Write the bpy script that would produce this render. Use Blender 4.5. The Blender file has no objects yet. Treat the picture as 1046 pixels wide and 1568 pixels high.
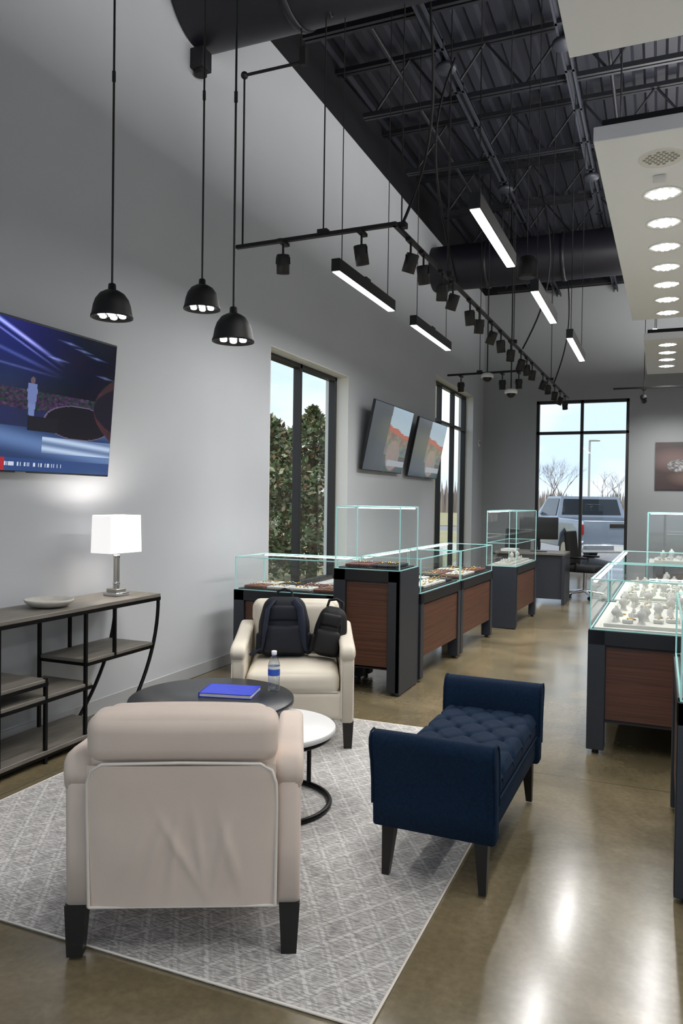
import bpy,bmesh,math,random
from mathutils import Matrix,Vector,noise
random.seed(7)
pi=math.pi
def lin(c):
    c=c/255.0
    return c/12.92 if c<=0.04045 else ((c+0.055)/1.055)**2.4
def C(r,g,b): return (lin(r),lin(g),lin(b),1)
# ---------------- materials
def M(name,col,rough=.5,metal=0,spec=.5,var=None,bump=None,emit=0,coat=0,sheen=0,trans=0):
    m=bpy.data.materials.new(name); m.use_nodes=True
    nt=m.node_tree; b=nt.nodes['Principled BSDF']
    b.inputs['Base Color'].default_value=col
    b.inputs['Roughness'].default_value=rough
    b.inputs['Metallic'].default_value=metal
    b.inputs['Specular IOR Level'].default_value=spec
    b.inputs['Coat Weight'].default_value=coat
    b.inputs['Sheen Weight'].default_value=sheen
    b.inputs['Transmission Weight'].default_value=trans
    if emit:
        b.inputs['Emission Color'].default_value=col
        b.inputs['Emission Strength'].default_value=emit
    tc=nt.nodes.new('ShaderNodeTexCoord')
    if var:
        sc,amt=var[0],var[1]
        mp=nt.nodes.new('ShaderNodeMapping'); nt.links.new(tc.outputs['Object'],mp.inputs[0])
        if len(var)>2: mp.inputs['Scale'].default_value=var[2]
        n=nt.nodes.new('ShaderNodeTexNoise'); n.inputs['Scale'].default_value=sc; n.inputs['Detail'].default_value=6
        nt.links.new(mp.outputs[0],n.inputs['Vector'])
        r=nt.nodes.new('ShaderNodeValToRGB')
        r.color_ramp.elements[0].position=.3; r.color_ramp.elements[1].position=.7
        r.color_ramp.elements[0].color=tuple(max(0,x*(1-amt)) for x in col[:3])+(1,)
        r.color_ramp.elements[1].color=tuple(min(1,x*(1+amt)) for x in col[:3])+(1,)
        nt.links.new(n.outputs['Fac'],r.inputs[0]); nt.links.new(r.outputs[0],b.inputs['Base Color'])
    if bump:
        n2=nt.nodes.new('ShaderNodeTexNoise'); n2.inputs['Scale'].default_value=bump[0]; n2.inputs['Detail'].default_value=4
        nt.links.new(tc.outputs['Object'],n2.inputs['Vector'])
        bp=nt.nodes.new('ShaderNodeBump'); bp.inputs['Strength'].default_value=bump[1]; bp.inputs['Distance'].default_value=bump[2] if len(bump)>2 else .002
        nt.links.new(n2.outputs['Fac'],bp.inputs['Height']); nt.links.new(bp.outputs[0],b.inputs['Normal'])
    return m
def glassmat(name,tint,base=.04,rough=.0):
    m=bpy.data.materials.new(name); m.use_nodes=True; nt=m.node_tree; nt.nodes.clear()
    o=nt.nodes.new('ShaderNodeOutputMaterial'); t=nt.nodes.new('ShaderNodeBsdfTransparent'); t.inputs[0].default_value=tint
    g=nt.nodes.new('ShaderNodeBsdfGlossy'); g.inputs['Roughness'].default_value=rough; g.inputs[0].default_value=(1,1,1,1)
    lw=nt.nodes.new('ShaderNodeLayerWeight'); lw.inputs[0].default_value=.12
    mx=nt.nodes.new('ShaderNodeMixShader'); ma=nt.nodes.new('ShaderNodeMath'); ma.operation='MULTIPLY_ADD'
    ma.inputs[1].default_value=.6; ma.inputs[2].default_value=base
    nt.links.new(lw.outputs['Fresnel'],ma.inputs[0]); nt.links.new(ma.outputs[0],mx.inputs[0])
    nt.links.new(t.outputs[0],mx.inputs[1]); nt.links.new(g.outputs[0],mx.inputs[2]); nt.links.new(mx.outputs[0],o.inputs[0])
    return m
def emis(name,col,s):
    m=bpy.data.materials.new(name); m.use_nodes=True; nt=m.node_tree; b=nt.nodes['Principled BSDF']
    b.inputs['Base Color'].default_value=col; b.inputs['Emission Color'].default_value=col; b.inputs['Emission Strength'].default_value=s
    return m
def vcol(name,strength=0,rough=.15):
    m=bpy.data.materials.new(name); m.use_nodes=True; nt=m.node_tree; b=nt.nodes['Principled BSDF']
    a=nt.nodes.new('ShaderNodeAttribute'); a.attribute_name='Col'
    if strength:
        b.inputs['Base Color'].default_value=(.01,.01,.012,1)
        nt.links.new(a.outputs['Color'],b.inputs['Emission Color']); b.inputs['Emission Strength'].default_value=strength
    else: nt.links.new(a.outputs['Color'],b.inputs['Base Color'])
    b.inputs['Roughness'].default_value=rough
    return m

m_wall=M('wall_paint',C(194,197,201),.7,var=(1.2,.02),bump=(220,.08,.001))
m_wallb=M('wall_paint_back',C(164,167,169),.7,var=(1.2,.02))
m_black=M('black_paint',C(19,20,25),.6)
m_deck=M('deck_paint',C(32,34,43),.5)
m_steel=M('joist_paint',C(21,23,29),.5)
m_strut=M('strut_paint',C(42,45,54),.5)
m_duct=M('duct_paint',C(26,26,35),.42)
m_base=M('baseboard_grey',C(178,180,182),.5)
m_frame=M('window_frame_bronze',C(44,42,41),.4,metal=.3)
m_reveal=M('window_reveal',C(222,221,215),.6)
m_blackmetal=M('black_metal',C(18,18,19),.38,metal=.6)
m_matte=M('black_matte',C(14,14,15),.5)
m_cream=M('cream_fabric',C(228,210,196),.85,sheen=.25,var=(6,.03),bump=(350,.25,.001))
m_creamv=M('cream_vinyl',C(224,215,198),.55,var=(6,.03),bump=(300,.15,.001))
m_pipe=M('cream_piping',C(234,226,215),.7)
m_leg=M('espresso_leg',C(16,13,12),.35)
m_navy=M('navy_fabric',C(8,33,57),.9,spec=.25,var=(90,.3),bump=(400,.4,.001))
m_white=M('white_laminate',C(232,232,231),.35)
m_cloud=M('ceiling_cloud_white',C(249,251,254),.7,var=(2,.003))
m_cloudled=M('led_plate',C(238,238,235),.5)
m_tabletop=M('black_table_top',C(38,40,44),.3,var=(14,.12))
m_greywood=M('grey_oak',C(112,107,99),.5,var=(5,.25,(14,1,14)))
m_wood=M('walnut_panel',C(88,54,39),.42,var=(3,.42,(.6,.6,34)))
m_case=M('charcoal_laminate',C(44,48,56),.4,var=(30,.04))
m_cased=M('black_laminate',C(19,21,26),.35)
m_deckc=M('display_cream',C(200,198,191),.7)
m_disp=M('display_bust_white',C(198,196,191),.55)
m_edge=M('glass_edge',C(158,212,208),.15,emit=.2)  # emission puts the brightness of the edges into the material
m_glass=glassmat('case_glass',(.970,.990,.984,1),.045)
m_win=glassmat('window_glass',(.97,.985,.985,1),.025)
m_led=emis('led_white',(1,.98,.95,1),10)
m_led2=emis('led_strip',(1,.99,.97,1),6)
m_led3=emis('case_led_strip',(1,.99,.97,1),3.2)
m_ledr=emis('led_dots',(1,.99,.97,1),9)
m_chrome=M('chrome',C(210,210,212),.15,metal=1)
m_silver=M('silver_metal',C(170,168,160),.3,metal=.9)
m_gold=M('gold_jewel',C(214,170,90),.25,metal=1)
m_tray=M('tray_brown',C(112,70,54),.6)
m_redtray=M('tray_burgundy',C(92,50,46),.6)
m_plastic=M('black_plastic',C(16,16,17),.4)
m_bag=M('backpack_navy',C(13,17,30),.75,bump=(300,.3,.001))
m_bag2=M('bag_black',C(14,14,16),.7,bump=(300,.3,.001))
m_strap=M('strap_webbing',C(26,34,54),.8)
m_blue=M('notebook_blue',C(36,60,200),.4)
m_page=M('paper',C(240,240,236),.8)
m_label=M('bottle_label',C(60,100,200),.4)
m_cap=M('bottle_cap',C(240,240,240),.4)
m_pet=glassmat('pet_plastic',(.88,.92,.95,1),.12,.05)
m_dish=M('stone_dish',C(188,185,176),.5,var=(40,.08))
m_concrete_out=M('asphalt',C(118,118,120),.9,var=(3,.12))
m_side=M('sidewalk',C(172,170,164),.9,var=(2,.06))
m_grass=M('winter_grass',C(138,132,98),.95,var=(2,.2))
m_truck=M('truck_silver',C(138,150,166),.3,metal=.3,coat=.5)
m_tglass=M('truck_glass',C(34,40,46),.1)
m_red=M('tail_lamp_red',C(150,32,28),.25,emit=.08)
m_tire=M('tire',C(24,24,24),.8)
m_bark=M('bark',C(122,106,94),.9)
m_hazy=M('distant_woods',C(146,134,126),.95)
m_leaf1=M('leaf_a',C(92,108,70),.4)
m_leaf2=M('leaf_b',C(146,150,114),.4)
m_leaf3=M('leaf_c',C(124,104,76),.6)
m_stucco=M('stucco_cream',C(196,188,160),.9)
m_shade=emis('lamp_shade',(1,.97,.95,1),.5)
m_screen=vcol('screen_picture',.85,.12)
m_art=vcol('art_print',0,.5)

def floor_mat():
    m=bpy.data.materials.new('polished_concrete'); m.use_nodes=True; nt=m.node_tree; b=nt.nodes['Principled BSDF']; L=nt.links.new
    tc=nt.nodes.new('ShaderNodeTexCoord')
    n=nt.nodes.new('ShaderNodeTexNoise'); n.inputs['Scale'].default_value=1.1; n.inputs['Detail'].default_value=9; n.inputs['Roughness'].default_value=.62; n.inputs['Distortion'].default_value=.9
    L(tc.outputs['Object'],n.inputs['Vector'])
    r=nt.nodes.new('ShaderNodeValToRGB'); e=r.color_ramp.elements
    e[0].position=.32; e[0].color=C(97,88,65); e[1].position=.70; e[1].color=C(144,130,101)
    L(n.outputs['Fac'],r.inputs[0])
    n3=nt.nodes.new('ShaderNodeTexNoise'); n3.inputs['Scale'].default_value=38; n3.inputs['Detail'].default_value=6
    L(tc.outputs['Object'],n3.inputs['Vector'])
    mx=nt.nodes.new('ShaderNodeMix'); mx.data_type='RGBA'; mx.blend_type='OVERLAY'; mx.inputs[0].default_value=.3
    L(r.outputs[0],mx.inputs[6]); L(n3.outputs['Fac'],mx.inputs[7])
    sp=nt.nodes.new('ShaderNodeSeparateXYZ'); L(tc.outputs['Object'],sp.inputs[0])
    def joint(out,period,off):
        a=nt.nodes.new('ShaderNodeMath'); a.operation='ADD'; a.inputs[1].default_value=off; L(out,a.inputs[0])
        w=nt.nodes.new('ShaderNodeMath'); w.operation='PINGPONG'; w.inputs[1].default_value=period/2; L(a.outputs[0],w.inputs[0])
        l=nt.nodes.new('ShaderNodeMath'); l.operation='LESS_THAN'; l.inputs[1].default_value=.003; L(w.outputs[0],l.inputs[0]); return l
    j1=joint(sp.outputs[0],4.5,3.0); j2=joint(sp.outputs[1],4.6,.3)
    mm=nt.nodes.new('ShaderNodeMath'); mm.operation='MAXIMUM'; L(j1.outputs[0],mm.inputs[0]); L(j2.outputs[0],mm.inputs[1])
    mx2=nt.nodes.new('ShaderNodeMix'); mx2.data_type='RGBA'; mx2.inputs[7].default_value=C(74,68,54); L(mm.outputs[0],mx2.inputs[0]); L(mx.outputs[2],mx2.inputs[6])
    L(mx2.outputs[2],b.inputs['Base Color'])
    rr=nt.nodes.new('ShaderNodeMapRange'); rr.inputs[3].default_value=.17; rr.inputs[4].default_value=.30; L(n.outputs['Fac'],rr.inputs[0]); L(rr.outputs[0],b.inputs['Roughness'])
    b.inputs['Specular IOR Level'].default_value=.7
    b.inputs['Coat Weight'].default_value=.35; b.inputs['Coat Roughness'].default_value=.14
    return m
m_floor=floor_mat()
def rug_mat():
    m=bpy.data.materials.new('rug_weave'); m.use_nodes=True; nt=m.node_tree; b=nt.nodes['Principled BSDF']; L=nt.links.new
    tc=nt.nodes.new('ShaderNodeTexCoord'); sp=nt.nodes.new('ShaderNodeSeparateXYZ'); L(tc.outputs['Object'],sp.inputs[0])
    def math_(op,a,bv=None,cv=None):
        k=nt.nodes.new('ShaderNodeMath'); k.operation=op
        for i,x in enumerate((a,bv,cv)):
            if x is None: continue
            if isinstance(x,(int,float)): k.inputs[i].default_value=x
            else: L(x,k.inputs[i])
        return k.outputs[0]
    nz=nt.nodes.new('ShaderNodeTexNoise'); nz.inputs['Scale'].default_value=60; nz.inputs['Detail'].default_value=3; L(tc.outputs['Object'],nz.inputs['Vector'])
    jit=math_('MULTIPLY_ADD',nz.outputs['Fac'],.12,-.06)
    xs=math_('ADD',math_('MULTIPLY',sp.outputs[0],8.5),jit); ys=math_('MULTIPLY',sp.outputs[1],5.6)
    d1=math_('PINGPONG',math_('ADD',xs,ys),.5); d2=math_('PINGPONG',math_('SUBTRACT',xs,ys),.5)
    mn=math_('MINIMUM',d1,d2)
    line=math_('LESS_THAN',mn,.065)
    l2a=math_('COMPARE',mn,.2,.035)
    lines=math_('MAXIMUM',line,math_('MULTIPLY',l2a,.6))
    wv=nt.nodes.new('ShaderNodeTexNoise'); wv.inputs['Scale'].default_value=30; wv.inputs['Detail'].default_value=6
    mp=nt.nodes.new('ShaderNodeMapping'); mp.inputs['Scale'].default_value=(1.2,7,1); L(tc.outputs['Object'],mp.inputs[0]); L(mp.outputs[0],wv.inputs['Vector'])
    brk=math_('GREATER_THAN',wv.outputs['Fac'],.48)
    fac=math_('MULTIPLY',lines,math_('MULTIPLY_ADD',brk,.75,.2))
    rp=nt.nodes.new('ShaderNodeValToRGB'); rp.color_ramp.elements[0].position=.38; rp.color_ramp.elements[0].color=C(146,144,142); rp.color_ramp.elements[1].position=.6; rp.color_ramp.elements[1].color=C(203,200,197); L(wv.outputs['Fac'],rp.inputs[0])
    mx=nt.nodes.new('ShaderNodeMix'); mx.data_type='RGBA'; L(fac,mx.inputs[0]); L(rp.outputs[0],mx.inputs[6]); mx.inputs[7].default_value=C(223,221,218)
    L(mx.outputs[2],b.inputs['Base Color']); b.inputs['Roughness'].default_value=.95
    bp=nt.nodes.new('ShaderNodeBump'); bp.inputs['Strength'].default_value=.7; bp.inputs['Distance'].default_value=.004
    L(math_('ADD',fac,math_('MULTIPLY',wv.outputs['Fac'],1.0)),bp.inputs['Height']); L(bp.outputs[0],b.inputs['Normal'])
    return m
m_rug=rug_mat()

# ---------------- builder
class B:
    def __init__(s,name): s.name=name; s.v=[]; s.f=[]; s.mi=[]; s.sm=[]; s.mats=[]; s.M=Matrix(); s.col=None
    def add(s,vs,fs,mat,smooth=False):
        if mat not in s.mats: s.mats.append(mat)
        k=s.mats.index(mat); o=len(s.v)
        s.v+= [s.M@Vector(p) for p in vs]
        for f in fs: s.f.append([o+i for i in f]); s.mi.append(k); s.sm.append(smooth)
    def addbm(s,bm,mat,smooth,T=None):
        bm.verts.index_update()
        vs=[(T@v.co if T else v.co.copy()) for v in bm.verts]; fs=[[v.index for v in f.verts] for f in bm.faces]
        s.add(vs,fs,mat,smooth); bm.free()
    def box(s,c,size,mat,bev=0,rot=None,seg=2):
        T=Matrix.Translation(c)
        if rot is not None: T=T@rot.to_4x4()
        if not bev:
            x,y,z=size[0]/2,size[1]/2,size[2]/2
            vs=[T@Vector(p) for p in [(-x,-y,-z),(x,-y,-z),(x,y,-z),(-x,y,-z),(-x,-y,z),(x,-y,z),(x,y,z),(-x,y,z)]]
            s.add(vs,[(0,3,2,1),(4,5,6,7),(0,1,5,4),(1,2,6,5),(2,3,7,6),(3,0,4,7)],mat); return
        bm=bmesh.new(); bmesh.ops.create_cube(bm,size=1)
        for v in bm.verts: v.co=Vector((v.co.x*size[0],v.co.y*size[1],v.co.z*size[2]))
        bmesh.ops.bevel(bm,geom=bm.edges[:],offset=bev,segments=seg,profile=.5,affect='EDGES')
        s.addbm(bm,mat,seg>1,T)
    def b2(s,a,b,mat,bev=0,seg=2):
        s.box([(a[i]+b[i])/2 for i in range(3)],[abs(b[i]-a[i]) for i in range(3)],mat,bev,None,seg)
    def cyl(s,p0,p1,r0,mat,r1=None,n=16,smooth=True):
        p0=Vector(p0);p1=Vector(p1); r1=r0 if r1 is None else r1
        d=(p1-p0).normalized(); a=d.orthogonal().normalized(); b=d.cross(a)
        vs=[];
        for p,r in((p0,r0),(p1,r1)):
            for i in range(n):
                t=2*pi*i/n; vs.append(p+a*math.cos(t)*r+b*math.sin(t)*r)
        s.add(vs,[(i,(i+1)%n,n+(i+1)%n,n+i) for i in range(n)],mat,smooth)
        s.add(vs,[tuple(range(n))[::-1],tuple(range(n,2*n))],mat,False)
    def lathe(s,prof,mat,c=(0,0,0),n=32,T=None):
        vs=[];c=Vector(c)
        for r,z in prof:
            for i in range(n):
                t=2*pi*i/n; p=Vector((r*math.cos(t),r*math.sin(t),z))
                if T: p=T@p
                vs.append(p+c)
        fs=[]
        for k in range(len(prof)-1):
            for i in range(n):
                j=(i+1)%n; fs.append((k*n+i,k*n+j,(k+1)*n+j,(k+1)*n+i))
        s.add(vs,fs,mat,True)
    def tube(s,pts,r,mat,n=8,closed=False,flat=None):
        P=[Vector(p) for p in pts]; N=len(P); vs=[]; prev=None
        for i,p in enumerate(P):
            if closed: d=(P[(i+1)%N]-P[i-1])
            else: d=P[min(i+1,N-1)]-P[max(i-1,0)]
            d.normalize()
            if prev is None: a=d.orthogonal().normalized()
            else:
                a=prev-d*prev.dot(d)
                a=a.normalized() if a.length>1e-6 else d.orthogonal().normalized()
            prev=a; b=d.cross(a); rr=r[i] if isinstance(r,(list,tuple)) else r
            for k in range(n):
                t=2*pi*k/n; vs.append(p+a*math.cos(t)*rr+b*math.sin(t)*rr*(flat or 1))
        fs=[]
        for i in range(N if closed else N-1):
            j=(i+1)%N
            for k in range(n): l=(k+1)%n; fs.append((i*n+k,i*n+l,j*n+l,j*n+k))
        s.add(vs,fs,mat,True)
        if not closed: s.add(vs,[tuple(range(n))[::-1],tuple(range((N-1)*n,N*n))],mat,False)
    def torus(s,c,R,r,mat,n=48,m=10):
        s.tube([(c[0]+R*math.cos(2*pi*i/n),c[1]+R*math.sin(2*pi*i/n),c[2]) for i in range(n)],r,mat,m,True)
    def sphere(s,c,r,mat,n=16,m=10):
        r=r if isinstance(r,(tuple,list)) else (r,r,r)
        vs=[];fs=[]
        for j in range(m+1):
            a=pi*j/m
            for i in range(n):
                t=2*pi*i/n; vs.append((c[0]+r[0]*math.sin(a)*math.cos(t),c[1]+r[1]*math.sin(a)*math.sin(t),c[2]+r[2]*math.cos(a)))
        for j in range(m):
            for i in range(n): k=(i+1)%n; fs.append((j*n+i,(j+1)*n+i,(j+1)*n+k,j*n+k))
        s.add(vs,fs,mat,True)
    def cushion(s,c,size,mat,r=.04,puff=(0,0,0),rot=None,m=6,fn=None):
        h=[x/2 for x in size]; r=min(r,min(h)*.99)
        T=Matrix.Translation(c)
        if rot is not None: T=T@rot.to_4x4()
        ax=[]
        for a in range(3):
            e=[-h[a]+r*q for q in(0,.12,.35,.65,1)]
            inn=[-h[a]+r+(2*(h[a]-r))*k/m for k in range(1,m)]
            ax.append(e+inn+[-x for x in e[::-1]])
        bm=bmesh.new()
        for a in range(3):
            u,w=(a+1)%3,(a+2)%3
            for sg in(-1,1):
                g=[]
                for x in ax[u]:
                    row=[]
                    for y in ax[w]:
                        q=[0,0,0]; q[a]=sg*h[a]; q[u]=x; q[w]=y
                        row.append(bm.verts.new(q))
                    g.append(row)
                for i in range(len(ax[u])-1):
                    for j in range(len(ax[w])-1):
                        f=(g[i][j],g[i+1][j],g[i+1][j+1],g[i][j+1])
                        bm.faces.new(f if sg>0 else f[::-1])
        bmesh.ops.remove_doubles(bm,verts=bm.verts[:],dist=1e-5)
        for v in bm.verts:
            q=v.co; p=[q[i]/h[i] for i in range(3)]
            cc=Vector([max(-(h[i]-r),min(h[i]-r,q[i])) for i in range(3)]); d=q-cc
            if d.length>0: q=cc+d.normalized()*r
            for a in range(3):
                u,w=(a+1)%3,(a+2)%3
                q[a]+=puff[a]*p[a]*(1-p[u]**2)*(1-p[w]**2)
            if fn: q=fn(q)
            v.co=q
        s.addbm(bm,mat,True,T)
    def prism(s,pts,x0,x1,mat,bev=.01,seg=3,plane='yz'):
        bm=bmesh.new(); mk={'yz':lambda p,t:(t,p[0],p[1]),'xz':lambda p,t:(p[0],t,p[1]),'xy':lambda p,t:(p[0],p[1],t)}[plane]
        A=[bm.verts.new(mk(p,x0)) for p in pts]; Bv=[bm.verts.new(mk(p,x1)) for p in pts]; n=len(pts)
        f1=bm.faces.new(A); f2=bm.faces.new(Bv[::-1])
        for i in range(n): bm.faces.new((A[i],Bv[i],Bv[(i+1)%n],A[(i+1)%n]))
        bmesh.ops.recalc_face_normals(bm,faces=bm.faces[:])
        if bev:
            ed=list(set(list(f1.edges)+list(f2.edges)))
            bmesh.ops.bevel(bm,geom=ed,offset=bev,segments=seg,profile=.5,affect='EDGES')
        s.addbm(bm,mat,True)
    def quad(s,a,b,c,d,mat): s.add([a,b,c,d],[(0,1,2,3)],mat)
    def sheet(s,fn,nu,nv,mat):
        vs=[fn(i/nu,j/nv) for j in range(nv+1) for i in range(nu+1)]
        s.add(vs,[(j*(nu+1)+i,j*(nu+1)+i+1,(j+1)*(nu+1)+i+1,(j+1)*(nu+1)+i) for j in range(nv) for i in range(nu)],mat,True)
    def picture(s,w,h,nx,ny,fn,mat,y=0):
        vs=[];fs=[];cols=[]
        for j in range(ny):
            for i in range(nx):
                o=len(vs)
                for a,b in((i,j),(i+1,j),(i+1,j+1),(i,j+1)): vs.append((-w/2+w*a/nx,y,-h/2+h*b/ny))
                fs.append((o,o+1,o+2,o+3)); cols.append(fn((i+.5)/nx,(j+.5)/ny))
        st=len(s.f); s.add(vs,fs,mat); s.col=(st,cols)
    def done(s,loc=(0,0,0),rot=(0,0,0),scale=(1,1,1)):
        me=bpy.data.meshes.new(s.name); me.from_pydata([(p[0]*scale[0],p[1]*scale[1],p[2]*scale[2]) for p in s.v],[],s.f)
        for m in s.mats: me.materials.append(m)
        me.polygons.foreach_set('material_index',s.mi); me.polygons.foreach_set('use_smooth',s.sm)
        if s.col:
            ca=me.color_attributes.new('Col','FLOAT_COLOR','CORNER'); st,cols=s.col
            for k,cc in enumerate(cols):
                p=me.polygons[st+k]; c4=C(*[max(0,min(255,x)) for x in cc])
                for li in p.loop_indices: ca.data[li].color=c4
        me.update()
        o=bpy.data.objects.new(s.name,me); bpy.context.scene.collection.objects.link(o)
        o.location=loc; o.rotation_euler=rot
        return o
def lamp(kind,name,loc,power,parent=None,target=None,color=(1,.98,.96),**kw):
    l=bpy.data.lights.new(name,kind); l.energy=power; l.color=color
    for k,v in kw.items(): setattr(l,k,v)
    o=bpy.data.objects.new(name,l); bpy.context.scene.collection.objects.link(o); o.location=loc
    if target is not None: o.rotation_euler=(Vector(target)-Vector(loc)).to_track_quat('-Z','Y').to_euler()
    if parent:
        bpy.context.view_layer.update(); o.parent=parent; o.matrix_parent_inverse=parent.matrix_world.inverted()
    return o
def Rx(a): return Matrix.Rotation(math.radians(a),3,'X')
def Ry(a): return Matrix.Rotation(math.radians(a),3,'Y')
def Rz(a): return Matrix.Rotation(math.radians(a),3,'Z')

# ---------------- room shell
XL,XR,YF,YB,ZT,ZW=-3.55,5.2,-3.0,16.4,6.5,5.9
b=B('floor'); b.b2((XL-.3,YF-.3,-.15),(XR+.3,YB+.3,0),m_floor); b.done()
b=B('wall_left')
def wl(y0,y1,z0,z1,mt=None): b.b2((XL-.3,y0,z0),(XL,y1,z1),mt or m_wall)
W1=(6.66,8.70,.5,3.0); W2=(12.6,15.45,.12,3.63)
wl(YF-.3,W1[0],0,ZW); wl(W1[0],W1[1],0,W1[2]); wl(W1[0],W1[1],W1[3],ZW); wl(W1[1],W2[0],0,ZW)
wl(W2[0],W2[1],0,W2[2]); wl(W2[0],W2[1],W2[3],ZW); wl(W2[1],YB+.3,0,ZW); wl(YF-.3,YB+.3,ZW,ZT,m_black)
b.done()
b=B('wall_back'); D3=(-2.43,-.60,.06,3.6)
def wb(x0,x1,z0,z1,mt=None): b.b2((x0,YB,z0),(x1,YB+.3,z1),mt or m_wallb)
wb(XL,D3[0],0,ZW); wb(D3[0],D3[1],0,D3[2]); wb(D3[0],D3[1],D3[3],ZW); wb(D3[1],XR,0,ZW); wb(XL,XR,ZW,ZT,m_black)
b.done()
b=B('wall_right'); b.b2((XR,YF-.3,0),(XR+.3,YB+.3,ZT),m_wall); b.done()
b=B('wall_front')
b.b2((XL,YF-.3,0),(-2.6,YF,ZT),m_wall); b.b2((-2.6,YF-.3,4.4),(4.2,YF,ZT),m_wall); b.b2((4.2,YF-.3,0),(XR,YF,ZT),m_wall); b.b2((-2.6,YF-.3,0),(4.2,YF,.1),m_wall)
b.done()
b=B('window_4')
for x in(-2.575,-1.24,.12,1.48,2.84,4.175): b.b2((x-.025,YF-.2,.1),(x+.025,YF-.1,4.4),m_frame)
for z in(.13,2.6,4.37): b.b2((-2.6,YF-.2,z-.03),(4.2,YF-.1,z+.03),m_frame)
b.quad((-2.6,YF-.15,.1),(4.2,YF-.15,.1),(4.2,YF-.15,4.4),(-2.6,YF-.15,4.4),m_win)
b.done()
b=B('ceiling'); vs=[];prof=[]; x=XL-.3
while x<XR+.3:
    prof+=[(x,ZT),(x+.09,ZT),(x+.12,ZT+.05),(x+.21,ZT+.05)]; x+=.24
for y in(YF-.3,YB+.3): vs+=[(p[0],y,p[1]) for p in prof]
n=len(prof); b.add(vs,[(i,i+1,n+i+1,n+i) for i in range(n-1)],m_deck)
b.b2((XL-.3,YF-.3,ZT+.07),(XR+.5,YB+.3,ZT+.15),m_black); b.done()
def base(name,a,c): q=B(name); q.b2(a,c,m_base,.004,1); q.done()
base('baseboard_left',(XL,YF,0),(XL+.015,YB,.1)); base('baseboard_back',(XL+.02,YB-.015,0),(D3[0]-.03,YB,.1)); base('baseboard_back.001',(D3[1]+.03,YB-.015,0),(XR,YB,.1))
base('baseboard_right',(XR-.015,YF,0),(XR,YB-.02,.1))
def win_left(name,W,mull,trans):
    q=B(name); xo,xi=XL-.24,XL-.15; y0,y1,z0,z1=W
    for (a,c) in (((XL-.3,y0,z0),(XL,y0+.012,z1)),((XL-.3,y1-.012,z0),(XL,y1,z1)),((XL-.3,y0,z1-.012),(XL,y1,z1)),((XL-.3,y0,z0),(XL,y1,z0+.012))):
        q.b2(a,c,m_reveal)
    t=.05
    ys=[y0+.012+t/2]+mull+[y1-.012-t/2]
    for y in ys: q.b2((xo,y-t/2,z0+.01),(xi,y+t/2,z1-.01),m_frame,.004,1)
    for z in [z0+t/2+.012,z1-t/2-.012]+trans: q.b2((xo,y0+.01,z-t/2),(xi,y1-.01,z+t/2),m_frame,.004,1)
    xg=(xo+xi)/2; q.quad((xg,y0,z0),(xg,y1,z0),(xg,y1,z1),(xg,y0,z1),m_win); q.done()
win_left('window_1',W1,[7.68],[]); win_left('window_2',W2,[13.55,14.5],[2.93])
q=B('window_3'); yo,yi=YB+.05,YB+.15; x0,x1,z0,z1=D3; t=.06
for x in(x0+t/2,(x0+x1)/2,x1-t/2): q.b2((x-t/2,yo,z0),(x+t/2,yi,z1),m_frame,.004,1)
for z in(z0+t/2,2.93,z1-t/2): q.b2((x0,yo,z-t/2),(x1,yi,z+t/2),m_frame,.004,1)
q.quad((x0,YB+.1,z0),(x1,YB+.1,z0),(x1,YB+.1,z1),(x0,YB+.1,z1),m_win); q.done()

# roof joists
ys=[-1.5,.1,1.7,3.3,4.75,6.6,8.2,9.8,11.4,13.0,14.6,16.0]
for k,y in enumerate(ys):
    q=B('roof_joist'); zb,zt=5.86,6.44
    for dy in(-.03,.03):
        q.b2((XL,y+dy-.02,zt-.05),(XR,y+dy+.02,zt),m_steel); q.b2((XL+.35,y+dy-.018,zb-.03),(XR-.35,y+dy+.018,zb+.02),m_steel)
    x=XL+.05; up=True; st=.42
    while x<XR-.5:
        q.cyl((x,y,zt-.03 if up else zb),(x+st,y,zb if up else zt-.03),.014,m_steel,n=6); x+=st; up=not up
    q.done()
q=B('conduit_pipe')
for x,z,r in((-2.62,5.98,.02),(-.55,5.98,.02),(1.6,5.98,.02)): q.cyl((x,YF+.01,z),(x,YB-.01,z),r,m_steel,n=8)
q.done()
for x0 in(-2.0,-.9,.9):
    q=B('strut_channel'); z=5.72
    q.b2((x0-.045,YF+.1,z),(x0-.025,YB-.1,z+.06),m_strut); q.b2((x0+.025,YF+.1,z),(x0+.045,YB-.1,z+.06),m_strut); q.b2((x0-.045,YF+.1,z+.045),(x0+.045,YB-.1,z+.06),m_strut)
    for i in range(24): q.b2((x0-.05,YF+.4+i*.8,z+.0),(x0+.05,YF+.44+i*.8,z+.09),m_steel)
    for y in(4.2,7.3,10.4,13.5): q.lathe([(0,0),(.09,0),(.1,.02),(.1,.05),(0,.05)],m_strut,(x0,y,z-.05),16)
    q.done()
def duct(name,y,z,r):
    q=B(name); q.cyl((XL+.02,y,z),(XR-.02,y,z),r,m_duct,n=40)
    x=XL+.9
    while x<XR: q.lathe([(r,-.03),(r+.015,-.03),(r+.015,.03),(r,.03)],m_duct,(x,y,z),40,Matrix.Rotation(pi/2,3,'Y')); x+=1.2
    for x in(XL+1.2,-.2,2.5):
        q.tube([(x,y-r-.02,ZT-.01),(x,y-r-.02,z),(x,y,z-r-.02),(x,y+r+.02,z),(x,y+r+.02,ZT-.01)],.012,m_steel,6)
    q.done()
duct('round_duct',5.3,5.55,.42); duct('round_duct',12.4,5.33,.36)
q=B('wall_bracket'); q.box((XL+.06,5.3,5.02),(.12,.14,.16),m_black,.01); q.cyl((XL+.06,5.3,4.9),(XL+.06,5.3,4.97),.05,m_black); q.done()

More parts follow.
